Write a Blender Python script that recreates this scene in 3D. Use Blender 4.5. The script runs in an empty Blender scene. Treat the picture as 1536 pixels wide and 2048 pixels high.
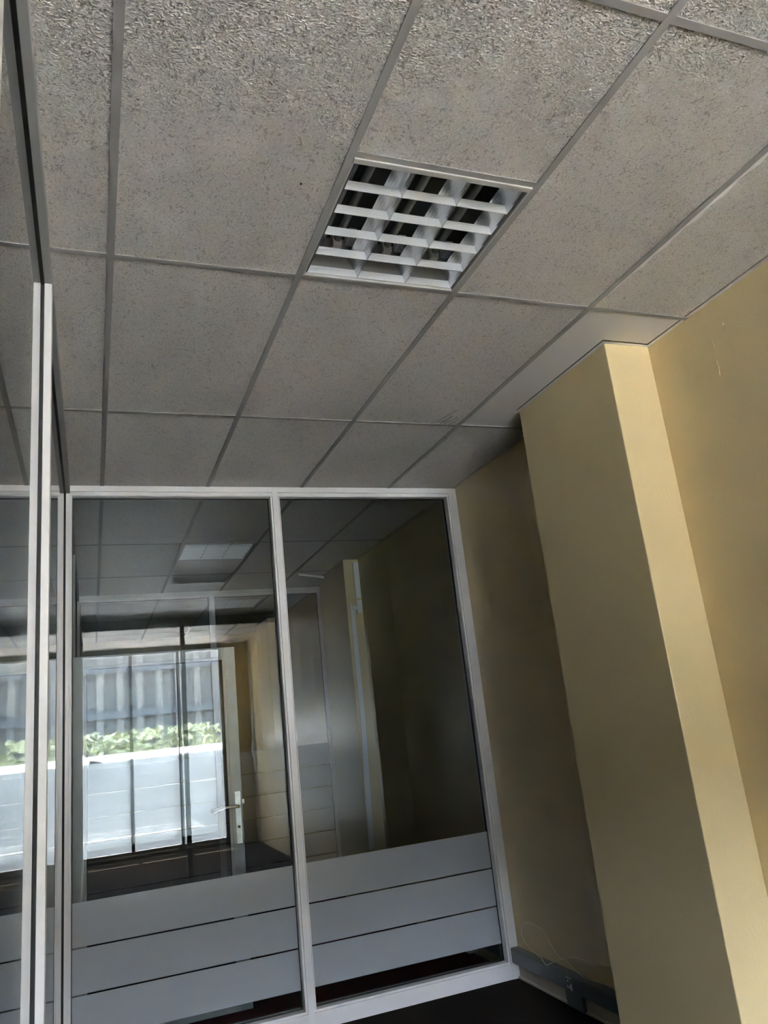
import bpy, math, random
from mathutils import Vector, Matrix
random.seed(7)
SC = bpy.context.scene
COL = SC.collection

# ------------------------------------------------------------------ camera
H = 3.03                      # ceiling height (floor = 0)
FPX = 1523.6                  # focal length in pixels of the 1536 wide frame
YAW, PITCH, ROLL = 0.3810, 0.2672, -0.1096
CAM = Vector((-0.0621, -2.2163, H - 1.5007))
_f = Vector((math.sin(YAW)*math.cos(PITCH), math.cos(YAW)*math.cos(PITCH), math.sin(PITCH)))
_r = Vector((math.cos(YAW), -math.sin(YAW), 0.0))
_u = _r.cross(_f)
RIGHT = math.cos(ROLL)*_r + math.sin(ROLL)*_u
UP = -math.sin(ROLL)*_r + math.cos(ROLL)*_u
cam_data = bpy.data.cameras.new('camera')
cam_data.sensor_fit = 'HORIZONTAL'
cam_data.sensor_width = 36.0
cam_data.lens = FPX/1536*36.0
cam_data.clip_start = 0.02
cam = bpy.data.objects.new('camera', cam_data)
COL.objects.link(cam)
cam.matrix_world = Matrix(((RIGHT.x, UP.x, -_f.x, CAM.x), (RIGHT.y, UP.y, -_f.y, CAM.y), (RIGHT.z, UP.z, -_f.z, CAM.z), (0, 0, 0, 1)))
SC.camera = cam

def ray(x, y): return RIGHT*((x-768)/FPX) - UP*((y-1024)/FPX) + _f
def on_x(x, y, X): d = ray(x, y); return CAM + d*((X-CAM.x)/d.x)
def on_y(x, y, Y): d = ray(x, y); return CAM + d*((Y-CAM.y)/d.y)
def on_z(x, y, Z): d = ray(x, y); return CAM + d*((Z-CAM.z)/d.z)

# ------------------------------------------------------------------ sky, sun, exposure
world = bpy.data.worlds.new('sky'); SC.world = world
world.use_nodes = True
wn = world.node_tree
sky = wn.nodes.new('ShaderNodeTexSky'); sky.sky_type = 'NISHITA'; sky.sun_disc = False; sky.dust_density = 4.0; sky.ozone_density = 0.4
sky.sun_elevation = math.radians(68); sky.sun_rotation = math.radians(180)
bgn = wn.nodes['Background']; bgn.inputs['Strength'].default_value = 10.0
wn.links.new(sky.outputs[0], bgn.inputs['Color'])
sun = bpy.data.lights.new('sun', 'SUN'); sun.energy = 272.0; sun.angle = math.radians(0.53); sun.color = (1.0, 0.95, 0.87)
sun_o = bpy.data.objects.new('sun', sun); COL.objects.link(sun_o)
sun_o.location = (0, -8, 12)
sun_o.rotation_euler = Vector((0.12, 1.0, -math.tan(math.radians(68)))).to_track_quat('-Z', 'Y').to_euler()
SC.view_settings.view_transform = 'Standard'; SC.view_settings.look = 'None'
SC.view_settings.gamma = 1.0; SC.view_settings.use_curve_mapping = False
SC.view_settings.exposure = 1.2
SC.cycles.max_bounces = 12; SC.cycles.diffuse_bounces = 6; SC.cycles.glossy_bounces = 8
SC.cycles.transparent_max_bounces = 40; SC.cycles.transmission_bounces = 8
SC.cycles.use_denoising = True; SC.cycles.sample_clamp_indirect = 25.0
SC.cycles.caustics_reflective = False; SC.cycles.caustics_refractive = False

# ------------------------------------------------------------------ materials
def new_mat(name):
    m = bpy.data.materials.new(name); m.use_nodes = True
    return m, m.node_tree.nodes, m.node_tree.links
def pbr(name, col, rough=0.6, metal=0.0, bump=None, var=None, spec=0.5):
    """bump = (scale xyz, strength, distance, detail); var = (scale, amount) albedo variation"""
    m, n, l = new_mat(name); b = n['Principled BSDF']
    b.inputs['Base Color'].default_value = (*col, 1); b.inputs['Roughness'].default_value = rough
    b.inputs['Metallic'].default_value = metal; b.inputs['Specular IOR Level'].default_value = spec
    geo = n.new('ShaderNodeNewGeometry')
    if bump:
        mp = n.new('ShaderNodeMapping'); mp.inputs['Scale'].default_value = bump[0]
        nz = n.new('ShaderNodeTexNoise'); nz.inputs['Scale'].default_value = 1.0; nz.inputs['Detail'].default_value = bump[3]
        bp = n.new('ShaderNodeBump'); bp.inputs['Strength'].default_value = bump[1]; bp.inputs['Distance'].default_value = bump[2]
        l.new(geo.outputs['Position'], mp.inputs[0]); l.new(mp.outputs[0], nz.inputs['Vector'])
        l.new(nz.outputs['Fac'], bp.inputs['Height']); l.new(bp.outputs[0], b.inputs['Normal'])
    if var:
        nv = n.new('ShaderNodeTexNoise'); nv.inputs['Scale'].default_value = var[0]; nv.inputs['Detail'].default_value = 4
        mx = n.new('ShaderNodeMix'); mx.data_type = 'RGBA'
        mx.inputs['A'].default_value = (*[c*(1-var[1]) for c in col], 1); mx.inputs['B'].default_value = (*[min(1, c*(1+var[1])) for c in col], 1)
        l.new(geo.outputs['Position'], nv.inputs['Vector']); l.new(nv.outputs['Fac'], mx.inputs['Factor']); l.new(mx.outputs['Result'], b.inputs['Base Color'])
    return m

def tile_material():
    m, n, l = new_mat('mineral_fibre_tile'); b = n['Principled BSDF']
    b.inputs['Roughness'].default_value = 0.40; b.inputs['Specular IOR Level'].default_value = 0.5
    geo = n.new('ShaderNodeNewGeometry')
    # worm-like embossed relief
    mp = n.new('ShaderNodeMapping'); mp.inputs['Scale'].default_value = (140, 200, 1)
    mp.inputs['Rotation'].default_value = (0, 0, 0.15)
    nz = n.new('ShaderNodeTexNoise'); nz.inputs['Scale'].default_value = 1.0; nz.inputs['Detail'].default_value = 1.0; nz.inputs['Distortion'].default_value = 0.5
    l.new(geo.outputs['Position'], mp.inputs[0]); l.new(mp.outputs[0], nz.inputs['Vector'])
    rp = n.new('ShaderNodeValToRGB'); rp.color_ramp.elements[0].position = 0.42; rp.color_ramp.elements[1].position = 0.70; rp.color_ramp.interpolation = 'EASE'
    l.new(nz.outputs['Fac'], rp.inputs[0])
    bp = n.new('ShaderNodeBump'); bp.inputs['Strength'].default_value = 0.9; bp.inputs['Distance'].default_value = 0.0042
    l.new(rp.outputs[0], bp.inputs['Height']); l.new(bp.outputs[0], b.inputs['Normal'])
    # dark short fissures
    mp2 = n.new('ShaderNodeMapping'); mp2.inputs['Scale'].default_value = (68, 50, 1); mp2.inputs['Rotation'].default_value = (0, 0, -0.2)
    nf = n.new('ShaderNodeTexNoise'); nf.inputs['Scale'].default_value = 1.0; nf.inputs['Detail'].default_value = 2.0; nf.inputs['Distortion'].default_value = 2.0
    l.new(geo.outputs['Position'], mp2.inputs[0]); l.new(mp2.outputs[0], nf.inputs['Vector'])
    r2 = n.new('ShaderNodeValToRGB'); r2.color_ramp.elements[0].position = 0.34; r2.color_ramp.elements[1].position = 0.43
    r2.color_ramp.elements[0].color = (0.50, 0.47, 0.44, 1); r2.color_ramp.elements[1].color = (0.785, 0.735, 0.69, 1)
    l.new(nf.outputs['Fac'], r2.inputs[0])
    b2 = n.new('ShaderNodeBump'); b2.inputs['Strength'].default_value = 0.8; b2.inputs['Distance'].default_value = 0.004
    l.new(r2.outputs[0], b2.inputs['Height']); l.new(bp.outputs[0], b2.inputs['Normal']); l.new(b2.outputs[0], b.inputs['Normal'])
    # slow tone drift
    nv = n.new('ShaderNodeTexNoise'); nv.inputs['Scale'].default_value = 2.2; nv.inputs['Detail'].default_value = 2
    l.new(geo.outputs['Position'], nv.inputs['Vector'])
    mx = n.new('ShaderNodeMix'); mx.data_type = 'RGBA'; mx.blend_type = 'MULTIPLY'; mx.inputs['Factor'].default_value = 1.0
    r3 = n.new('ShaderNodeValToRGB'); r3.color_ramp.elements[0].position = 0.3; r3.color_ramp.elements[1].position = 0.7
    r3.color_ramp.elements[0].color = (0.93, 0.95, 0.92, 1); r3.color_ramp.elements[1].color = (1.0, 0.97, 0.95, 1)
    r4 = n.new('ShaderNodeValToRGB'); r4.color_ramp.elements[0].color = (0.80, 0.80, 0.80, 1); r4.color_ramp.elements[1].color = (1, 1, 1, 1)  # shade of the relief hollows painted into the colour, so embossing reads far off
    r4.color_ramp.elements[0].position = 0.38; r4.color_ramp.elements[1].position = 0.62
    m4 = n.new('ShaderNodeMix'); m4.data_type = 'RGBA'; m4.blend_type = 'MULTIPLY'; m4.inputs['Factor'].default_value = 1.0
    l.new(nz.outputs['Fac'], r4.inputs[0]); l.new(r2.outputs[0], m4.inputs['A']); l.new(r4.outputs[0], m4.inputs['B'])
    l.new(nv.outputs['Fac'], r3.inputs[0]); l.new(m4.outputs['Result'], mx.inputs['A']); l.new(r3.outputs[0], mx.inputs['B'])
    l.new(mx.outputs['Result'], b.inputs['Base Color'])
    return m

def glass_material(name, tint=(0.93, 0.96, 0.95), f0=0.045):
    """thin architectural glass: clear transmission with mirror reflection growing at grazing angles"""
    m, n, l = new_mat(name)
    for x in list(n):
        if x.type != 'OUTPUT_MATERIAL': n.remove(x)
    out = n['Material Output']
    lw = n.new('ShaderNodeLayerWeight'); lw.inputs['Blend'].default_value = 0.5
    pw = n.new('ShaderNodeMath'); pw.operation = 'POWER'; pw.inputs[1].default_value = 5.0
    mu = n.new('ShaderNodeMath'); mu.operation = 'MULTIPLY_ADD'; mu.inputs[1].default_value = 1-f0; mu.inputs[2].default_value = f0
    l.new(lw.outputs['Facing'], pw.inputs[0]); l.new(pw.outputs[0], mu.inputs[0])
    tr = n.new('ShaderNodeBsdfTransparent'); tr.inputs[0].default_value = (*tint, 1)
    gl = n.new('ShaderNodeBsdfGlossy'); gl.inputs['Roughness'].default_value = 0.0; gl.inputs['Color'].default_value = (1, 1, 1, 1)
    mx = n.new('ShaderNodeMixShader')
    l.new(mu.outputs[0], mx.inputs[0]); l.new(tr.outputs[0], mx.inputs[1]); l.new(gl.outputs[0], mx.inputs[2]); l.new(mx.outputs[0], out.inputs[0])
    return m

def film_material(name='frosted_film', thru=(0.62, 0.65, 0.67)):
    m, n, l = new_mat(name)
    for x in list(n):
        if x.type != 'OUTPUT_MATERIAL': n.remove(x)
    out = n['Material Output']
    geo = n.new('ShaderNodeNewGeometry'); nz = n.new('ShaderNodeTexNoise'); nz.inputs['Scale'].default_value = 700; nz.inputs['Detail'].default_value = 2
    bp = n.new('ShaderNodeBump'); bp.inputs['Strength'].default_value = 0.12; bp.inputs['Distance'].default_value = 0.001
    l.new(geo.outputs['Position'], nz.inputs['Vector']); l.new(nz.outputs['Fac'], bp.inputs['Height'])
    df = n.new('ShaderNodeBsdfDiffuse'); df.inputs[0].default_value = (0.66, 0.69, 0.72, 1); l.new(bp.outputs[0], df.inputs['Normal'])
    tl = n.new('ShaderNodeBsdfTranslucent'); tl.inputs[0].default_value = (*thru, 1)
    tr = n.new('ShaderNodeBsdfTransparent'); tr.inputs[0].default_value = (0.85, 0.88, 0.9, 1)
    gl = n.new('ShaderNodeBsdfGlossy'); gl.inputs['Roughness'].default_value = 0.22; l.new(bp.outputs[0], gl.inputs['Normal'])
    a = n.new('ShaderNodeMixShader'); a.inputs[0].default_value = 0.36
    b = n.new('ShaderNodeMixShader'); b.inputs[0].default_value = 0.22
    c = n.new('ShaderNodeMixShader'); c.inputs[0].default_value = 0.06
    l.new(df.outputs[0], a.inputs[1]); l.new(tl.outputs[0], a.inputs[2])
    l.new(a.outputs[0], b.inputs[1]); l.new(tr.outputs[0], b.inputs[2])
    l.new(b.outputs[0], c.inputs[1]); l.new(gl.outputs[0], c.inputs[2]); l.new(c.outputs[0], out.inputs[0])
    return m

M = {}
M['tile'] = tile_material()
M['tee'] = pbr('tee_grey', (0.36, 0.345, 0.325), 0.5)
M['plain'] = pbr('plain_white_board', (0.74, 0.71, 0.68), 0.6, var=(3.0, 0.03))
M['torn'] = pbr('torn_fibre', (0.86, 0.82, 0.79), 0.9, bump=((120, 120, 120), 0.5, 0.004, 3))
M['gouge'] = pbr('gouged_fibre', (0.30, 0.28, 0.26), 0.9)
M['void'] = pbr('ceiling_void', (0.03, 0.03, 0.03), 0.9)
M['yellow'] = pbr('yellow_paint', (0.70, 0.56, 0.305), 0.30, bump=((80, 80, 30), 0.5, 0.004, 4), var=(1.3, 0.035), spec=0.5)
M['yellow_deep'] = pbr('mustard_paint', (0.62, 0.47, 0.225), 0.42, bump=((60, 60, 22), 0.22, 0.004, 4), var=(1.3, 0.035), spec=0.4)
M['passage'] = pbr('passage_grey', (0.18, 0.18, 0.175), 0.7)
M['alu'] = pbr('satin_aluminium', (0.82, 0.795, 0.78), 0.38, 0.1, var=(5, 0.03))
M['alu_scuffed'] = pbr('scuffed_aluminium', (0.66, 0.68, 0.69), 0.4, 0.25, var=(14, 0.2))
M['gasket'] = pbr('black_gasket', (0.012, 0.012, 0.012), 0.6)
M['glass'] = glass_material('clear_glass', tint=(0.78, 0.805, 0.80), f0=0.042)
M['window_glass'] = glass_material('window_glass', tint=(0.97, 0.98, 0.98), f0=0.042)
M['rail'] = pbr('shaded_alu_rail', (0.36, 0.36, 0.345), 0.5)  # aluminium coloured darker to imitate shade on the down-facing rail
M['film'] = film_material()
M['film_dense'] = film_material('dense_frosted_film', (0.36, 0.40, 0.44))
M['carpet'] = pbr('dark_carpet', (0.016, 0.012, 0.009), 0.95, spec=0.05, bump=((300, 300, 300), 0.5, 0.004, 3), var=(40, 0.25))
M['maroon'] = pbr('maroon_carpet', (0.075, 0.010, 0.010), 0.95, spec=0.05, bump=((300, 300, 300), 0.5, 0.004, 3), var=(40, 0.25))
M['trunk'] = pbr('slate_trunking', (0.105, 0.125, 0.125), 0.3)
M['trunk_lid'] = pbr('slate_trunking_lid', (0.13, 0.155, 0.155), 0.28)
M['white_pvc'] = pbr('white_plastic', (0.80, 0.81, 0.80), 0.35)
M['skirt'] = pbr('beige_skirting', (0.52, 0.45, 0.36), 0.55, var=(6, 0.08))
M['cable'] = pbr('cream_cable', (0.78, 0.70, 0.52), 0.45)
M['louvre'] = pbr('louvre_aluminium', (0.90, 0.91, 0.92), 0.22, 0.8)
M['rib'] = pbr('louvre_ribbed', (0.86, 0.88, 0.90), 0.32, 0.7, bump=((1, 1, 900), 0.5, 0.001, 0))
M['housing'] = pbr('shaded_housing', (0.10, 0.10, 0.098), 0.4)  # dark colour stands in for the shade behind the louvres
M['end_plate'] = pbr('lamp_end_plate', (0.34, 0.34, 0.335), 0.4)
M['lamp_frame'] = pbr('lamp_frame_white', (0.50, 0.485, 0.46), 0.35)
M['tube'] = pbr('unlit_tube', (0.42, 0.42, 0.39), 0.25)
M['steel'] = pbr('brushed_steel', (0.62, 0.62, 0.62), 0.25, 1.0)
M['dark_frame'] = pbr('charcoal_frame', (0.05, 0.05, 0.05), 0.45)
M['concrete'] = pbr('concrete', (0.42, 0.40, 0.37), 0.85, var=(2, 0.12))
M['facade'] = pbr('grey_cladding', (0.075, 0.072, 0.066), 0.7, var=(1, 0.1))
M['facade_dark'] = pbr('dark_cladding', (0.07, 0.07, 0.07), 0.7)
M['cladding_rib'] = pbr('cladding_rib', (0.125, 0.115, 0.10), 0.7)
M['paver'] = pbr('paver', (0.17, 0.155, 0.14), 0.85, var=(5, 0.15))
M['soffit'] = pbr('soffit_board', (0.45, 0.44, 0.42), 0.8, var=(2, 0.05))
M['leaf'] = pbr('hedge_leaf', (0.105, 0.125, 0.065), 0.55, var=(3, 0.3))
M['car_paint'] = pbr('white_car_paint', (0.86, 0.87, 0.88), 0.25)
M['car_glass'] = pbr('car_glass', (0.02, 0.025, 0.03), 0.08)
M['rubber'] = pbr('tyre_rubber', (0.02, 0.02, 0.02), 0.8)

# ------------------------------------------------------------------ mesh helpers
class MB:
    def __init__(s): s.v = []; s.f = []
    def box(s, a, b):
        (x0, y0, z0), (x1, y1, z1) = a, b
        if x0 > x1: x0, x1 = x1, x0
        if y0 > y1: y0, y1 = y1, y0
        if z0 > z1: z0, z1 = z1, z0
        i = len(s.v)
        s.v += [(x0, y0, z0), (x1, y0, z0), (x1, y1, z0), (x0, y1, z0), (x0, y0, z1), (x1, y0, z1), (x1, y1, z1), (x0, y1, z1)]
        s.f += [(i, i+3, i+2, i+1), (i+4, i+5, i+6, i+7), (i, i+1, i+5, i+4), (i+1, i+2, i+6, i+5), (i+2, i+3, i+7, i+6), (i+3, i, i+4, i+7)]
        return s
    def prism(s, poly, axis, a, b):
        """poly: 2D loop extruded along axis 'x','y','z' from a to b"""
        n = len(poly); i = len(s.v)
        for t in (a, b):
            for (p, q) in poly:
                s.v.append({'x': (t, p, q), 'y': (p, t, q), 'z': (p, q, t)}[axis])
        for k in range(n):
            k2 = (k+1) % n
            s.f.append((i+k, i+k2, i+n+k2, i+n+k))
        s.f.append(tuple(i+k for k in reversed(range(n)))); s.f.append(tuple(i+n+k for k in range(n)))
        return s
    def tube(s, pts, r, seg=8):
        pts = [Vector(p) for p in pts]; rings = []; up = None
        for k, p in enumerate(pts):
            d = (pts[min(k+1, len(pts)-1)]-pts[max(k-1, 0)]).normalized()
            if up is None:
                up = d.orthogonal().normalized()
            else:
                up = (up - d*up.dot(d)).normalized()
            w = d.cross(up); i = len(s.v)
            for j in range(seg):
                a = 2*math.pi*j/seg
                s.v.append(tuple(p + r*(math.cos(a)*up + math.sin(a)*w)))
            rings.append(i)
        for k in range(len(rings)-1):
            for j in range(seg):
                j2 = (j+1) % seg
                s.f.append((rings[k]+j, rings[k]+j2, rings[k+1]+j2, rings[k+1]+j))
        s.f.append(tuple(rings[0]+j for j in reversed(range(seg)))); s.f.append(tuple(rings[-1]+j for j in range(seg)))
        return s
    def mesh(s, name, mat):
        me = bpy.data.meshes.new(name); me.from_pydata(s.v, [], s.f); me.materials.append(M[mat])
        import bmesh
        bm = bmesh.new(); bm.from_mesh(me); bmesh.ops.recalc_face_normals(bm, faces=bm.faces); bm.to_mesh(me); bm.free()
        return me
    def build(s, name, mat, parent=None, smooth=False, bevel=0.0, loc=None):
        me = s.mesh(name, mat)
        if smooth:
            for p in me.polygons: p.use_smooth = True
        return link(name, me, parent, bevel, loc)
def link(name, me, parent=None, bevel=0.0, loc=None):
    o = bpy.data.objects.new(name, me); COL.objects.link(o)
    if parent is not None: o.parent = parent
    if loc is not None: o.location = loc
    if bevel:
        bv = o.modifiers.new('edge', 'BEVEL'); bv.width = bevel; bv.segments = 2; bv.limit_method = 'ANGLE'
    return o
def tag(o, label, cat, group=None, kind=None):
    o['label'] = label; o['category'] = cat
    if group: o['group'] = group
    if kind: o['kind'] = kind
    return o
def empty(name, loc=(0, 0, 0)):
    o = bpy.data.objects.new(name, None); COL.objects.link(o); o.location = loc; o.empty_display_size = 0.1
    return o
def part_box(name, a, b, mat, parent, bevel=0.0):
    """box given in world coordinates under an unrotated parent"""
    p = parent.location
    return MB().box([a[k]-p[k] for k in range(3)], [b[k]-p[k] for k in range(3)]).build(name, mat, parent, bevel=bevel)
def smooth_path(pts, n=6):
    pts = [Vector(p) for p in pts]; out = []
    for i in range(len(pts)-1):
        p0 = pts[max(i-1, 0)]; p1 = pts[i]; p2 = pts[i+1]; p3 = pts[min(i+2, len(pts)-1)]
        for k in range(n):
            t = k/n
            out.append(0.5*((2*p1)+(p2-p0)*t+(2*p0-5*p1+4*p2-p3)*t*t+(3*p1-p0-3*p2+p3)*t**3))
    out.append(pts[-1]); return out
def copy_tree(o, parent=None):
    c = o.copy(); COL.objects.link(c)
    if parent is not None: c.parent = parent
    for ch in list(o.children): copy_tree(ch, c)
    return c

# ------------------------------------------------------------------ layout (metres)
XW = 2.294                     # face of the yellow side wall
XG = -0.206                    # plane of the side glazing
YP1, YG1 = 2.300, 2.362        # end partition: frame front, glass
YP2, YG2 = 5.76, 5.81          # second partition
Y3 = 9.3                       # end wall of third room
YB = -5.60                     # rear window plane
YO = -2.70                     # charcoal framed opening behind the camera
PX, PY0, PY1 = 2.055, 0.250, 0.999   # pier
CX = [-0.003, 0.606, 1.198, 1.800]   # main tees

# ------------------------------------------------------------------ floors, walls
o = MB().box((-0.24, YB-0.1, -0.12), (XW+0.12, YP1+0.05, 0)).build('floor', 'carpet'); tag(o, 'dark brown carpet floor of the empty office', 'floor', kind='structure')
o = MB().box((-0.24, YP1+0.05, -0.12), (XW+0.12, Y3, 0)).build('floor', 'maroon'); tag(o, 'maroon carpet floor of the rooms beyond the glass partition', 'floor', kind='structure')
o = MB().box((-3.0, YB-0.1, -0.12), (-0.24, Y3, 0)).build('floor', 'carpet'); tag(o, 'dark carpet floor of the passage behind the side glazing', 'floor', kind='structure')

o = MB().box((XW, YB-0.1, 0), (XW+0.12, Y3, H+0.15)).build('wall_right', 'yellow'); tag(o, 'yellow painted side wall with satin sheen and paint runs', 'wall', kind='structure')
wall_r = o
o = MB().box((PX, PY0, 0), (XW, PY1, H+0.004)).build('wall_pier', 'yellow', bevel=0.004); tag(o, 'yellow painted rectangular pier standing against the side wall', 'pier', kind='structure')
o = MB().box((2.14, 4.46, 0), (XW, 5.30, H+0.004)).build('wall_pier', 'yellow', bevel=0.004); tag(o, 'yellow pier with white cable conduit in the room behind the glass', 'pier', kind='structure')
o = MB().box((2.14, 7.9, 0), (XW, 8.7, H+0.004)).build('wall_pier', 'yellow', bevel=0.004); tag(o, 'yellow pier in the third room behind two glass partitions', 'pier', kind='structure')
o = MB().box((-3.0, Y3, 0), (XW+0.12, Y3+0.12, H+0.15)).build('wall_back', 'yellow'); tag(o, 'yellow end wall of the third room', 'wall', kind='structure')
o = MB().box((-3.12, YB-0.1, 0), (-3.0, Y3, H+0.15)).build('wall_passage', 'passage'); tag(o, 'grey wall of the passage behind the side glazing', 'wall', kind='structure')

# paint runs and blemishes on the side wall
for (pts, r) in (([(1288, 688), (1291, 703), (1290, 722)], 0.0015), ([(1422, 676), (1427, 690), (1431, 705)], 0.0018), ([(1434, 722), (1437, 735), (1440, 750)], 0.0025),
                 ([(1445, 645), (1447, 650)], 0.004), ([(1448, 655), (1453, 668)], 0.002), ([(1523, 707), (1524, 709)], 0.003), ([(1458, 845), (1462, 852)], 0.002), ([(1508, 985), (1504, 1000)], 0.0016)):
    MB().tube([on_x(x, y, XW) for x, y in pts], r, 6).build('paint_run', 'yellow', wall_r, smooth=True)

# rear wall around the shop window behind the photographer
o = MB().box((1.88, YB-0.1, 0), (XW, YB, H)).build('wall_rear', 'yellow'); tag(o, 'yellow rear wall strip beside the shop window', 'wall', kind='structure')
o = MB().box((-3.0, YB-0.1, 0), (-0.25, YB, H+0.15)).build('wall_rear', 'passage'); tag(o, 'grey rear wall at the end of the passage', 'wall', kind='structure')
win = empty('window_1', (0, YB-0.05, 0)); tag(win, 'tall shop window with frosted lower bands and charcoal mullions facing the car park', 'window', kind='structure')
part_box('head_rail', (-0.25, YB-0.1, H-0.10), (1.88, YB, H+0.15), 'dark_frame', win)
part_box('sill', (-0.25, YB-0.08, 0), (1.88, YB-0.02, 0.10), 'dark_frame', win)
for x in (-0.225, 0.49, 1.20, 1.86):
    part_box('mullion', (x-0.022, YB-0.085, 0.10), (x+0.022, YB-0.015, H-0.10), 'dark_frame', win)
for a, b in ((-0.203, 0.468), (0.512, 1.178), (1.222, 1.838)):
    wp = part_box('pane', (a, YB-0.054, 0.10), (b, YB-0.046, H-0.10), 'window_glass', win)
    for k in range(6):
        MB().box((a, 0.0045, 1.385-0.213*(k+1)+0.002), (b, 0.0057, 1.385-0.213*k-0.002)).build('frosted_band', 'film_dense', wp)
tr = empty('trim_1', (0, YO, 0)); tag(tr, 'charcoal framed opening dividing the office behind the camera', 'frame', kind='structure')
part_box('head_beam', (XG+0.032, YO-0.04, H-0.125), (XW, YO+0.04, H-0.0005), 'dark_frame', tr)
part_box('post', (0.945, YO-0.03, 0), (0.995, YO+0.03, H-0.125), 'dark_frame', tr)

# ------------------------------------------------------------------ suspended ceiling
ceil = empty('ceiling', (0, 0, H)); tag(ceil, 'suspended ceiling of textured tiles in a grey tee grid', 'ceiling', kind='structure')
TZ0, TZ1 = 0.001, 0.016
tile_cache = {}
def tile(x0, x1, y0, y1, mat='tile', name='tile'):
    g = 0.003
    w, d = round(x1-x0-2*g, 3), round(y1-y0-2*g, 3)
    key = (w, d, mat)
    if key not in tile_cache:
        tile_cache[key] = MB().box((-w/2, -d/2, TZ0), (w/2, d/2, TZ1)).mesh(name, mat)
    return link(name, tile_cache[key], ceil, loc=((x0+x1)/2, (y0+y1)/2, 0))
FL = 0.0115                    # half flange
def main_tee(x, y0, y1): MB().box((x-FL, y0, -0.003), (x+FL, y1, 0.0005)).box((x-0.001, y0, 0), (x+0.001, y1, 0.03)).build('main_tee', 'tee', ceil)
def cross_tee(y, x0, x1): MB().box((x0+FL, y-0.0105, -0.0022), (x1-FL, y+0.0105, 0.0005)).build('cross_tee', 'tee', ceil)
xs = [XG+0.015] + CX + [XW]
rooms = [(YB, YP1+0.03, [-4.782, -3.582, -2.382, -1.182, 0.0, 1.218]), (YP1+0.07, YP2+0.02, [2.50, 3.72, 4.92]), (YP2+0.08, Y3, [6.32, 7.52, 8.72])]
lights_at = {(0, 2): (-0.6, 0.0), (1, 2): (3.72, 4.31), (2, 3): (6.32, 6.92)}     # (room, column) -> y span
for ri, (ya, yb, rows) in enumerate(rooms):
    for x in CX: main_tee(x, ya, yb)
    ys = [ya] + rows + [yb]
    for ci in range(5):
        x0, x1 = xs[ci], xs[ci+1]
        for y in rows:
            if ri == 0 and y == 1.218 and ci == 4:
                cross_tee(y, x0, x1+FL); continue
            cross_tee(y, x0 if ci else x0-FL, x1 if ci < 4 else x1+FL)
        for k in range(len(ys)-1):
            y0, y1 = ys[k], ys[k+1]
            span = lights_at.get((ri, ci))
            if span and y0-0.01 <= span[0] and span[1] <= y1+0.01:
                if span[0]-y0 > 0.1: tile(x0, x1, y0, span[0]); cross_tee(span[0], x0, x1)
                if y1-span[1] > 0.1: tile(x0, x1, span[1], y1); cross_tee(span[1], x0, x1)
                continue
            if ri == 0 and ci == 4 and abs(y0) < 1e-6:
                # plain smooth board notched round the pier
                e = 0.024
                poly = [(x0+0.003, 0.003), (XW-0.024, 0.003), (XW-0.024, PY0-e), (PX-e, PY0-e), (PX-e, PY1+e), (XW-0.024, PY1+e), (XW-0.024, y1-0.003), (x0+0.003, y1-0.003)]
                MB().prism(poly, 'z', TZ0, TZ1).build('plain_board', 'plain', ceil)
                continue
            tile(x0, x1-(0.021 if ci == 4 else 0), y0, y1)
    # wall angles
    segs = [(ya, yb)] if ri else [(ya, PY0-0.015), (PY1+0.015, yb)]
    for a, b in segs: MB().box((XW-0.018, a, -0.002), (XW, b, 0.0005)).build('wall_angle', 'plain', ceil)
MB().box((PX-0.018, PY0-0.016, -0.002), (PX-0.0005, PY1+0.006, 0.0005)).build('wall_angle', 'plain', ceil)
MB().box((PX-0.018, PY0-0.016, -0.0022), (XW-0.002, PY0-0.0005, 0.0003)).build('wall_angle', 'plain', ceil)
MB().box((-3.0, YB-0.1, 0.16), (XW+0.12, Y3+0.12, 0.30)).build('light_block_slab', 'void', ceil)  # black unseen slab added above the tiles to block light
MB().box((-3.0, YB, 0.0), (XG-0.05, Y3, 0.03)).build('passage_board', 'passage', ceil)

# torn fibre edge beside the last main tee
mb = MB(); n = 46; random.seed(3)
xin = CX[3]+FL+0.0005
for k in range(n+1):
    t = k/n; y = -1.02 + t*0.90
    w = (0.011+0.010*random.random()+0.006*math.sin(k*0.9))*min(1, 4*(1-t)+0.15)
    mb.v += [(xin, y, -0.0012), (xin+w, y, 0.0004-0.001*random.random()), (xin+w*0.5, y, -0.003-0.003*random.random())]
for k in range(n):
    i = 3*k
    mb.f += [(i, i+2, i+5, i+3), (i+2, i+1, i+4, i+5)]
mb.build('torn_edge', 'torn', ceil)
# gouges scratched into the tile corner
for (a, b, r) in (((862, 846), (914, 820), 0.0030), ((880, 847), (905, 832), 0.0026), ((888, 848), (915, 834), 0.0022), ((897, 848), (918, 838), 0.0020), ((872, 846), (896, 838), 0.0018)):
    p, q = on_z(*a, H), on_z(*b, H); mid = (p+q)/2
    MB().tube([p-Vector((0, 0, H)), mid+Vector((0.004, 0.003, -H-0.001)), q-Vector((0, 0, H))], r, 6).build('gouge', 'gouge', ceil)
sp = on_z(602, 368, H); MB().box((sp.x-0.003, sp.y-0.003, -0.0006), (sp.x+0.003, sp.y+0.003, 0.0012)).build('pin_hole', 'void', ceil)

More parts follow.
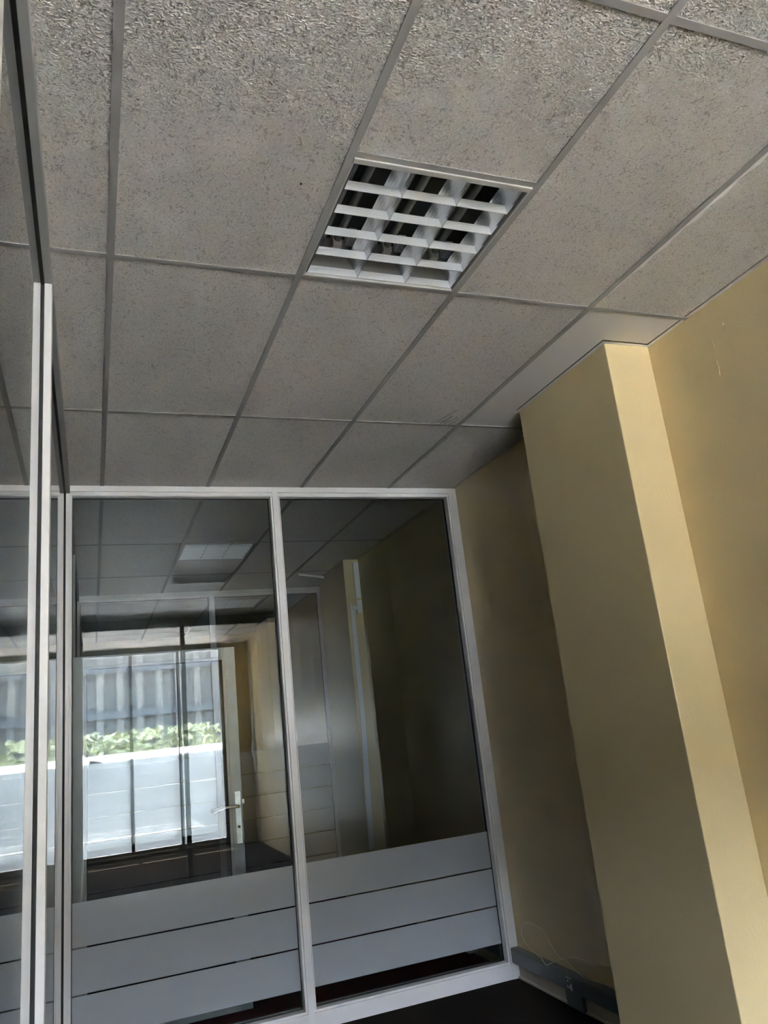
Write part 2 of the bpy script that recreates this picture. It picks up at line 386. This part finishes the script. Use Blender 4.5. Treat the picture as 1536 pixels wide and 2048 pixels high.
# ------------------------------------------------------------------ recessed louvre lights
def make_light():
    root = empty('recessed_light')
    W, D = CX[2]-CX[1]-2*FL, 0.6-2*FL        # inner opening, origin at opening's min corner, z=0 ceiling
    hb = MB()
    t = 0.002; Z1 = 0.115
    hb.box((0, 0, Z1), (W, D, Z1+t)); hb.box((-t, 0, 0.0), (0, D, Z1)); hb.box((W, 0, 0.0), (W+t, D, Z1)); hb.box((0, -t, 0.0), (W, 0, Z1)); hb.box((0, D, 0.0), (W, D+t, Z1))
    hb.build('housing', 'housing', root)
    MB().box((0, 0, -0.006), (W, 0.020, 0.008)).build('frame_rail', 'lamp_frame', root, bevel=0.002)
    MB().box((0, D-0.008, -0.005), (W, D, 0.006)).build('frame_rail', 'lamp_frame', root)
    MB().box((0, 0.020, -0.004), (0.006, D-0.008, 0.006)).build('frame_rail', 'lamp_frame', root)
    MB().box((W-0.006, 0.020, -0.004), (W, D-0.008, 0.006)).build('frame_rail', 'lamp_frame', root)
    x0, x1, y0, y1 = 0.012, W-0.014, 0.026, D-0.014
    cw, cd = (x1-x0)/3, (y1-y0)/5
    HB = 0.060; N = 8
    def half_profile(top, hgt, n):           # concave parabola: offset from the blade centre against height
        return [(0.0008 + top*(k/n)**1.7, hgt*k/n) for k in range(n+1)]
    pr = half_profile(0.038, HB, N)
    for i in range(4):
        xc = x0 + i*cw
        left = [(xc - (a if i > 0 else 0.0006), z+0.001) for a, z in pr]; right = [(xc + (a if i < 3 else 0.0006), z+0.001) for a, z in pr]
        poly = left + right[::-1]
        MB().prism(poly, 'y', y0, y1).build('long_blade', 'louvre', root)
    pc = []
    for k in range(9):                        # fine stepped ribs on the cross blades
        z = 0.024*k/8; a = 0.0008 + 0.0075*(k/8)**1.3
        pc += [(a, z), (a+0.0009, z+0.0008)]
    for j in range(6):
        yc = y0 + j*cd
        fr = [(yc - (a if j > 0 else 0.0006), z+0.0015) for a, z in pc]; bk = [(yc + (a if j < 5 else 0.0006), z+0.0015) for a, z in pc]
        for i in range(3):
            MB().prism(fr + bk[::-1], 'x', x0+i*cw+0.0012, x0+(i+1)*cw-0.0012).build('cross_blade', 'rib', root)
    MB().prism([(D-0.004, 0.012), (D-0.006, 0.012), (D-0.066, 0.112), (D-0.064, 0.113)], 'x', 0.002, W-0.002).build('end_plate', 'end_plate', root)
    for i in range(3):
        xc = x0 + (i+0.5)*cw
        tb = MB().tube([(xc, 0.055, 0.088), (xc, D-0.100, 0.088)], 0.0130, 14).build('tube', 'tube', root, smooth=False)
        for yy in (0.035, D-0.090):
            MB().box((xc-0.016, yy-0.012, 0.062), (xc+0.016, yy+0.012, 0.113)).build('lamp_holder', 'white_pvc', tb, bevel=0.003)
        MB().box((xc+0.034, D-0.135, 0.080), (xc+0.062, D-0.075, 0.113)).build('starter', 'white_pvc', root, bevel=0.003)
    return root
L0 = make_light()
L0.location = (CX[1]+FL, -0.6+FL, H)
tag(L0, 'recessed louvre light with three unlit tubes in the ceiling over the empty office', 'ceiling light', 'recessed louvre lights')
L1 = copy_tree(L0); L1.location = (CX[1]+FL, 3.715+FL, H)
tag(L1, 'recessed louvre light in the ceiling of the room just behind the glass partition', 'ceiling light', 'recessed louvre lights')
L2 = copy_tree(L0); L2.location = (CX[2]+FL, 6.32+FL, H)
tag(L2, 'recessed louvre light in the ceiling of the third room behind two partitions', 'ceiling light', 'recessed louvre lights')

# ------------------------------------------------------------------ aluminium and glass partitions
FB = [H-2.220, H-2.430, H-2.642, H-2.849]       # film band edges of the end partition
def film_bands(par, x0, x1, yf, edges, gap=0.008):
    for k in range(len(edges)-1):
        part_box('frosted_band', (x0, yf-0.0012, edges[k+1]+gap/2), (x1, yf-0.0002, edges[k]-(gap/2 if k else 0)), 'film', par)
def partition_y(name, label, yp, yg, bars, bands, bottom, gap):
    """bars: list of (x0, x1) upright extents, first and last being the end posts"""
    P = empty(name, (0, yp, 0)); tag(P, label, 'glass partition', kind='structure')
    X0, X1 = bars[0][0], bars[-1][1]
    yb = yg+0.045
    # top rail
    r = MB(); z = H
    r.box((X0, 0, z-0.036), (X1, yb-yp, z-0.001)); r.box((X0, 0.010, z-0.062), (X1, yb-yp-0.01, z-0.036)); r.box((X0, 0.004, z-0.060), (X1, 0.012, z-0.041))
    r.build('top_rail', 'alu', P, bevel=0.0015)
    r = MB(); r.box((X0, 0, 0.001), (X1, yb-yp, bottom-0.012)); r.box((X0, 0.008, bottom-0.012), (X1, yb-yp-0.01, bottom))
    r.build('bottom_rail', 'alu', P, bevel=0.002)
    for i, (a, b) in enumerate(bars):
        m = MB(); w = b-a
        lo, hi = (0.0 if i == 0 else 0.014), (0.0 if i == len(bars)-1 else 0.014)
        m.box((a+lo, -0.001, 0.0005), (b-hi, yb-yp+0.001, H-0.0012))
        if i > 0: m.box((a, 0.010, bottom), (a+lo+0.001, yb-yp-0.01, H-0.062)); m.box((a+0.001, 0.004, bottom), (a+0.008, 0.012, H-0.06))
        if i < len(bars)-1: m.box((b-hi-0.001, 0.010, bottom), (b, yb-yp-0.01, H-0.062)); m.box((b-0.008, 0.004, bottom), (b-0.001, 0.012, H-0.06))
        m.build('mullion' if 0 < i < len(bars)-1 else 'end_post', 'alu', P, bevel=0.0015)
    for i in range(len(bars)-1):
        a, b = bars[i][1], bars[i+1][0]
        g = MB(); t = 0.004; z0, z1 = bottom, H-0.062
        for (u, v, p, q) in ((a, a+t, z0, z1), (b-t, b, z0, z1), (a, b, z0, z0+t), (a, b, z1-t, z1)):
            g.box((u, yg-yp-0.009, p), (v, yg-yp+0.009, q))
        g.build('gasket', 'gasket', P)
        pane = part_box('pane', (a-0.004, yg-0.003, bottom-0.004), (b+0.004, yg+0.003, H-0.058), 'glass', P)
        for k in range(len(bands)-1):
            c = MB().box((a+t, yg-yp-0.0046, bands[k+1]+gap/2), (b-t, yg-yp-0.0034, bands[k]-(gap/2 if k else 0)))
            c.build('frosted_band', 'film', pane)
    return P
wall_end = partition_y('wall_glass_end', 'aluminium framed glass partition with three frosted bands closing the empty office', YP1, YG1,
                       [(-0.235, -0.165), (0.990, 1.052), (2.222, XW)], FB, 0.093, 0.008)
wall_second = partition_y('wall_glass_second', 'second aluminium glass partition with tall stack of frosted bands beyond the first', YP2, YG2,
                       [(-0.235, -0.17), (1.075, 1.135), (2.245, XW)], [1.385-0.213*k for k in range(7)], 0.09, 0.010)

# side glazing along the passage
def side_glazing(name, label, y0, y1, posts, openings=()):
    P = empty(name, (XG, y0, 0)); tag(P, label, 'glass partition', kind='structure')
    xf = XG+0.030; xb = XG-0.03
    part_box('top_rail', (xb, y0, H-0.050), (xf, y1, H-0.0005), 'rail', P, 0.0015)
    ys = [y0] + [v for p in posts for v in p] + [y1]
    for (a, b) in posts: part_box('post', (xb, a, 0.0), (xf, b, H-0.050), 'alu', P, 0.0015)
    for k in range(0, len(ys), 2):
        a, b = ys[k], ys[k+1]
        if any(abs(a-u) < 0.01 for u, v in openings) or b-a < 0.02: continue
        part_box('bottom_rail', (xb, a, 0.0), (xf-0.004, b, 0.09), 'alu', P, 0.0015)
        g = MB(); z0, z1 = 0.09, H-0.050
        for (u, v, p, q) in ((a, a+0.010, z0, z1), (b-0.010, b, z0, z1), (a, b, z0, z0+0.006), (a, b, z1-0.012, z1)):
            g.box((-0.010, u-y0, p), (0.0085, v-y0, q))
        g.build('gasket', 'gasket', P)
        pane = part_box('pane', (XG-0.003, a, 0.086), (XG+0.003, b, H-0.046), 'glass', P)
        for kk in range(3):
            MB().box((-0.0046, a-y0+0.006, FB[kk+1]+0.004), (-0.0034, b-y0-0.006, FB[kk]-(0.004 if kk else 0))).build('frosted_band', 'film', pane)
    return P
side_glazing('wall_glass_left', 'aluminium framed side glazing with pale post, grazing past the camera', YB, YP1-0.001, [(-4.2, -4.14), (-2.73, -2.67), (-1.32, -1.26), (0.115, 0.175)])
side_glazing('wall_glass_passage', 'side glazing with door opening in the room behind the end partition', YG1+0.046, YP2-0.001, [(2.78, 2.835), (3.80, 3.86)], openings=[(2.835, 3.80)])
side_glazing('wall_glass_third', 'side glazing of the third room', YG2+0.046, Y3-0.001, [(7.5, 7.56)])

# ------------------------------------------------------------------ open glass door in the second room
DY, DX0, DX1, DH = 2.86, -0.170, 0.808, H-0.925
door = empty('door_1', (DX0, DY, 0)); tag(door, 'open aluminium framed glass door with lever handles behind the end partition', 'door', kind='structure')
def dbox(name, x0, x1, z0, z1, y0=-0.02, y1=0.02, mat='alu', par=None, bev=0.0015):
    return part_box(name, (x0, DY+y0, z0), (x1, DY+y1, z1), mat, door if par is None else par, bev)
dbox('top_rail', DX0+0.06, DX1-0.066, DH-0.060, DH)
dbox('top_bead', DX0+0.06, DX1-0.066, DH-0.078, DH-0.060, -0.012, 0.012)
dbox('bottom_rail', DX0+0.06, DX1-0.066, 0.01, 0.11)
dbox('hinge_stile', DX0, DX0+0.06, 0.01, DH)
dbox('lock_stile', DX1-0.066, DX1, 0.01, DH, mat='alu_scuffed')
dbox('stile_bead', DX1-0.082, DX1-0.066, 0.11, DH-0.078, -0.012, 0.012)
dbox('stile_bead', DX0+0.06, DX0+0.076, 0.11, DH-0.078, -0.012, 0.012)
g = MB(); a, b, z0, z1 = 0.076, DX1-0.082-DX0, 0.11, DH-0.078
for (u, v, p, q) in ((a, a+0.005, z0, z1), (b-0.005, b, z0, z1), (a, b, z0, z0+0.005), (a, b, z1-0.005, z1)): g.box((u, -0.009, p), (v, 0.009, q))
g.build('gasket', 'gasket', door)
dp = dbox('pane', DX0+0.074, DX1-0.080, 0.108, DH-0.076, -0.003, 0.003, 'glass', bev=0)
hz = H-1.905; hx = 0.780
for s in (-1, 1):
    path = [(hx-DX0, s*0.018, hz), (hx-DX0, s*0.05, hz), (hx-DX0-0.012, s*0.060, hz), (hx-DX0-0.05, s*0.062, hz+0.003), (hx-DX0-0.09, s*0.062, hz-0.001), (hx-DX0-0.155, s*0.058, hz-0.018)]
    hd = MB().tube(smooth_path(path, 4), 0.0105, 10).build('lever_handle', 'steel', door, smooth=True)
    pl = MB().box((hx-DX0-0.017, s*0.0205, hz-0.215), (hx-DX0+0.017, s*0.0225, hz+0.085)).build('lock_plate', 'steel', door)
    MB().tube([(hx-DX0, s*0.0222, hz-0.12), (hx-DX0, s*0.0235, hz-0.12)], 0.008, 12).build('keyhole', 'gasket', pl)
    for dz in (0.072, -0.20):
        MB().tube([(hx-DX0, s*0.0222, hz+dz), (hx-DX0, s*0.0238, hz+dz)], 0.004, 8).build('screw', 'steel', pl)
MB().box((DX1-DX0, -0.007, hz+0.010), (DX1-DX0+0.014, 0.007, hz+0.035)).build('latch', 'steel', door)

# ------------------------------------------------------------------ skirting, trunking, socket, cable on the yellow wall
bb = MB().box((XW-0.012, PY1, 0), (XW-0.0002, YP1-0.002, 0.086)).box((XW-0.022, PY1, 0), (XW-0.012, YP1-0.002, 0.012)).build('baseboard_right', 'skirt'); tag(bb, 'beige skirting under the slate trunking on the yellow wall', 'skirting', kind='structure')
bb = MB().box((PX-0.012, PY0-0.012, 0), (PX-0.0002, PY1+0.012, 0.07)).box((PX-0.0002, PY0-0.012, 0), (XW, PY0-0.0002, 0.07)).box((PX-0.0002, PY1+0.0002, 0), (XW-0.024, PY1+0.012, 0.07)).build('baseboard_pier', 'skirt'); tag(bb, 'beige skirting round the foot of the yellow pier', 'skirting', kind='structure')
def trunking(y0, y1, label, step=None):
    T = empty('cable_trunking', (XW, y0, 0.0)); tag(T, label, 'cable trunking', 'slate skirting trunking')
    za, zb = 0.087, 0.168
    L = y1-y0
    MB().prism([(-0.0005, za), (-0.048, za), (-0.050, za+0.003), (-0.050, zb-0.005), (-0.046, zb), (-0.0005, zb)], 'y', 0, L).build('channel', 'trunk', T)
    return T
T1 = trunking(PY1+0.014, YP1-0.003, 'slate grey cable trunking with socket along the foot of the yellow wall beside the pier')
MB().box((-0.0525, 0.70, 0.094), (-0.0503, YP1-0.005-PY1-0.014, 0.161)).build('lid', 'trunk_lid', T1, bevel=0.001)
MB().box((-0.0525, 0.01, 0.094), (-0.0503, 0.625, 0.161)).build('lid', 'trunk', T1, bevel=0.001)
MB().box((-0.046, 0.585, 0.012), (-0.0235, 0.735, 0.0865)).build('riser_cover', 'trunk', T1, bevel=0.002)
T2 = trunking(YG1+0.05, 4.44, 'slate grey cable trunking in the room behind the glass partition')
MB().box((-0.0525, 0.12, 0.094), (-0.0503, 1.9, 0.161)).build('lid', 'trunk', T2, bevel=0.001)
# socket outlet on the near trunking
S = empty('socket_outlet', (XW-0.0526, 1.675, 0.128)); tag(S, 'slate socket outlet with white pins and rocker on the trunking', 'socket')
MB().box((-0.004, -0.045, -0.036), (0, 0.045, 0.036)).build('face_plate', 'trunk', S, bevel=0.002)
for (y, z) in ((0.014, 0.012), (0.022, -0.016), (0.006, -0.018)):
    MB().tube([(-0.004, y, z), (-0.0052, y, z)], 0.0055, 12).build('pin_hole', 'white_pvc', S)
MB().box((-0.0065, -0.018, -0.028), (-0.004, -0.007, 0.002)).build('rocker', 'white_pvc', S, bevel=0.001)
for k in range(4): MB().box((-0.0048, 0.030-0.013*k, 0.026), (-0.004, 0.021-0.013*k, 0.030)).build('marking', 'white_pvc', S)
# outlet in the second room
S2 = empty('socket_outlet', (XW-0.0526, 2.90, 0.062)); tag(S2, 'small white socket outlet low on the wall behind the glass partition', 'socket')
MB().box((-0.012, -0.035, -0.045), (0.0526, 0.035, 0.024)).build('box', 'white_pvc', S2, bevel=0.003)
MB().box((-0.0135, -0.012, -0.025), (-0.012, 0.012, 0.006)).build('opening', 'gasket', S2)
# cream cable looping up the wall
cp = [(1228, 1973, .030), (1174, 1957, .040), (1153, 1943, .030), (1133, 1922, .008), (1117, 1913, .006), (1096, 1878, .006), (1086, 1862, .006), (1070, 1850, .008), (1055, 1845, .010), (1045, 1854, .012),
      (1043, 1867, .012), (1052, 1888, .012), (1070, 1906, .020), (1082, 1915, .036), (1087, 1924, .05), (1094, 1930, .055), (1107, 1924, .040), (1127, 1918, .020), (1146, 1915, .008), (1164, 1919, .006), (1182, 1930, .006), (1200, 1930, .006), (1223, 1934, .006)]
o = MB().tube(smooth_path([on_x(x, y, XW-d) for x, y, d in cp], 5), 0.0026, 7).build('loose_cable', 'cable', smooth=True); tag(o, 'thin cream cable looping up the yellow wall above the trunking', 'cable')

# ------------------------------------------------------------------ conduit and fittings seen in the second room
Cd = empty('cable_conduit', (2.20, 4.46, 0)); tag(Cd, 'white plastic conduit running down the pier behind the glass partition', 'conduit')
ox, oy = 2.20, 4.46
def cbox(name, pts, depth, mat='white_pvc'):
    """pts: pixel outline quad, laid on the pier face"""
    loop = []
    for x, y in pts:
        p = on_y(x, y, oy-depth); loop.append((p.x-ox, p.z))
    return MB().prism(loop, 'y', -depth, -0.0005).build(name, mat, Cd)
cbox('upper_channel', [(706, 1124), (716, 1124), (722, 1195), (713, 1197)], 0.03)
cbox('joint_box', [(713, 1201), (723, 1199), (725.5, 1226), (716, 1227)], 0.04)
cbox('lower_channel', [(700, 1203), (709, 1220), (730, 1430), (749, 1697), (739, 1699), (721, 1430)], 0.02)
p = on_y(709, 1216, oy-0.03); MB().tube([(p.x-ox, -0.03, p.z), (p.x-ox, -0.045, p.z)], 0.022, 16).build('sensor', 'white_pvc', Cd)
Cr = empty('cable_conduit', (XW, -5.32, 1.2)); tag(Cr, 'white conduit with junction box on the yellow wall near the shop window', 'conduit')
MB().box((-0.03, -0.03, 0.25), (-0.0005, 0.03, H-1.203)).build('upper_channel', 'white_pvc', Cr)
MB().box((-0.05, -0.06, 0.05), (-0.0005, 0.06, 0.25)).build('joint_box', 'white_pvc', Cr)
MB().box((-0.025, -0.02, -1.1), (-0.0005, 0.02, 0.05)).build('lower_channel', 'white_pvc', Cr)
# loose bar hanging below the ceiling of the second room
a, b = on_z(596, 1147, H-0.004), on_y(686, 1157, 5.22)
d = (b-a)
bar = MB()
pa = [Vector((0, -0.012, 0)), Vector((0, 0.012, 0)), Vector((0, 0.012, 0.02)), Vector((0, -0.012, 0.02))]
for q in (a, b):
    for c in pa: bar.v.append(tuple(q+c-Vector((0, 0, 0.022))))
bar.f += [(0, 1, 2, 3), (7, 6, 5, 4), (0, 4, 5, 1), (1, 5, 6, 2), (2, 6, 7, 3), (3, 7, 4, 0)]
o = bar.build('loose_ceiling_bar', 'plain'); tag(o, 'loose white ceiling bar dropping towards the pier behind the glass partition', 'ceiling bar')

# ------------------------------------------------------------------ outside: canopy, car park, hedge, car, building
o = MB().box((-40, -60, -0.25), (40, YB-0.1, -0.13)).build('ground', 'concrete'); tag(o, 'sunlit concrete car park outside the shop window', 'ground', kind='structure')
pv = empty('pavement', (0, 0, -0.13)); tag(pv, 'dark paved walkway between the shop window and the car', 'pavement', kind='structure')
slab_me = MB().box((-0.295, -0.295, 0), (0.295, 0.295, 0.02)).mesh('paving_slab', 'paver')
for i in range(-5, 8):
    for j in range(4): link('paving_slab', slab_me, pv, loc=(0.6*i, YB-0.42-0.6*j, 0))
o = MB().box((-8, YB-0.65, H+0.02), (8, YB-0.1, H+0.22)).build('sun_shade_canopy', 'soffit'); tag(o, 'shallow unseen canopy added to keep high sun off the upper shop window', 'canopy', kind='structure')  # added out of view, depth chosen for where sun meets the window
fac = empty('building', (0, -22, -0.13)); tag(fac, 'grey ribbed building across the car park facing the shop window', 'building', kind='structure')
MB().box((-25, -2, 0), (25, 0, 7.5)).build('wall', 'facade', fac)
for z0, z1 in ((2.75, 3.0), (4.3, 4.55), (6.2, 6.4)): MB().box((-25, 0, z0), (25, 0.15, z1)).build('beam', 'facade_dark', fac)
ribm = MB().box((-0.12, 0, 0), (0.12, 0.10, 7.4)).mesh('rib', 'cladding_rib')
for k in range(40): link('rib', ribm, fac, loc=(-13+0.66*k, 0, 0))
# hedge
hm = MB(); random.seed(11)
for k in range(7500):
    x = random.uniform(-11, 11); t = random.random()
    z = 0.02+2.2*random.random(); y = -18.2+random.uniform(-0.55, 0.55)*(1 if z < 1.9 else 0.8)
    s = random.uniform(0.07, 0.15); a = random.uniform(0, 6.28); b = random.uniform(-0.9, 0.9)
    u = Vector((math.cos(a), math.sin(a)*0.6, math.sin(b)))*s; w = Vector((-math.sin(a)*0.6, math.cos(a)*0.5, math.cos(b)))*s*0.6
    c = Vector((x, y, z-0.13)); i = len(hm.v)
    hm.v += [tuple(c-u), tuple(c+w), tuple(c+u), tuple(c-w)]; hm.f.append((i, i+1, i+2, i+3))
me = bpy.data.meshes.new('hedge'); me.from_pydata(hm.v, [], hm.f); me.materials.append(M['leaf'])
hedge = link('hedge', me); tag(hedge, 'clipped green hedge along the far edge of the car park', 'hedge', kind='stuff')

# white pickup parked side-on outside the window
car = empty('car', (0.15, -8.7, -0.13)); tag(car, 'white parked car with tall bonnet outside the shop window', 'car')
section = [(0.95, 0.35), (0.97, 0.75), (0.95, 1.30), (0.66, 1.60), (-0.66, 1.60), (-0.95, 1.30), (-0.97, 0.75), (-0.95, 0.35)]
MB().prism(section, 'x', -3.0, 2.75).build('body', 'car_paint', car, bevel=0.07)
cabin = [(-2.8, 1.58), (-0.30, 1.58), (-0.9, 2.10), (-2.5, 2.12)]
MB().prism(cabin, 'y', -0.64, 0.64).build('cabin', 'car_paint', car, bevel=0.06)
for a, b in ((-2.5, -1.85), (-1.75, -0.55)):
    MB().prism([(a, 1.62), (b, 1.62), (b-0.05 if b < -1 else -0.95, 2.02), (a+0.1, 2.02)], 'y', 0.642, 0.655).build('side_window', 'car_glass', car)
mir = MB().prism([(-0.30, 1.12), (-0.06, 1.14), (0.0, 1.30), (-0.06, 1.52), (-0.26, 1.56)], 'y', 0.90, 1.16).build('stand_in_mirror', 'car_glass', car, bevel=0.03)  # oversized mirror added as stand-in for a dark shape reflected in the door
for x in (-2.15, 2.05):
    for y in (-0.9, 0.9):
        wh = MB().tube([(x, y-0.12, 0.37), (x, y+0.12, 0.37)], 0.37, 28).build('wheel', 'rubber', car)
        MB().tube([(x, y-0.125, 0.37), (x, y+0.125, 0.37)], 0.22, 20).build('hub', 'steel', wh)
for x in (-1.78, -0.2): MB().box((x-0.004, 0.96, 0.55), (x+0.004, 0.972, 1.25)).build('door_seam', 'gasket', car)
MB().box((-1.65, 0.955, 1.2), (-1.42, 0.99, 1.24)).build('door_handle', 'car_paint', car)
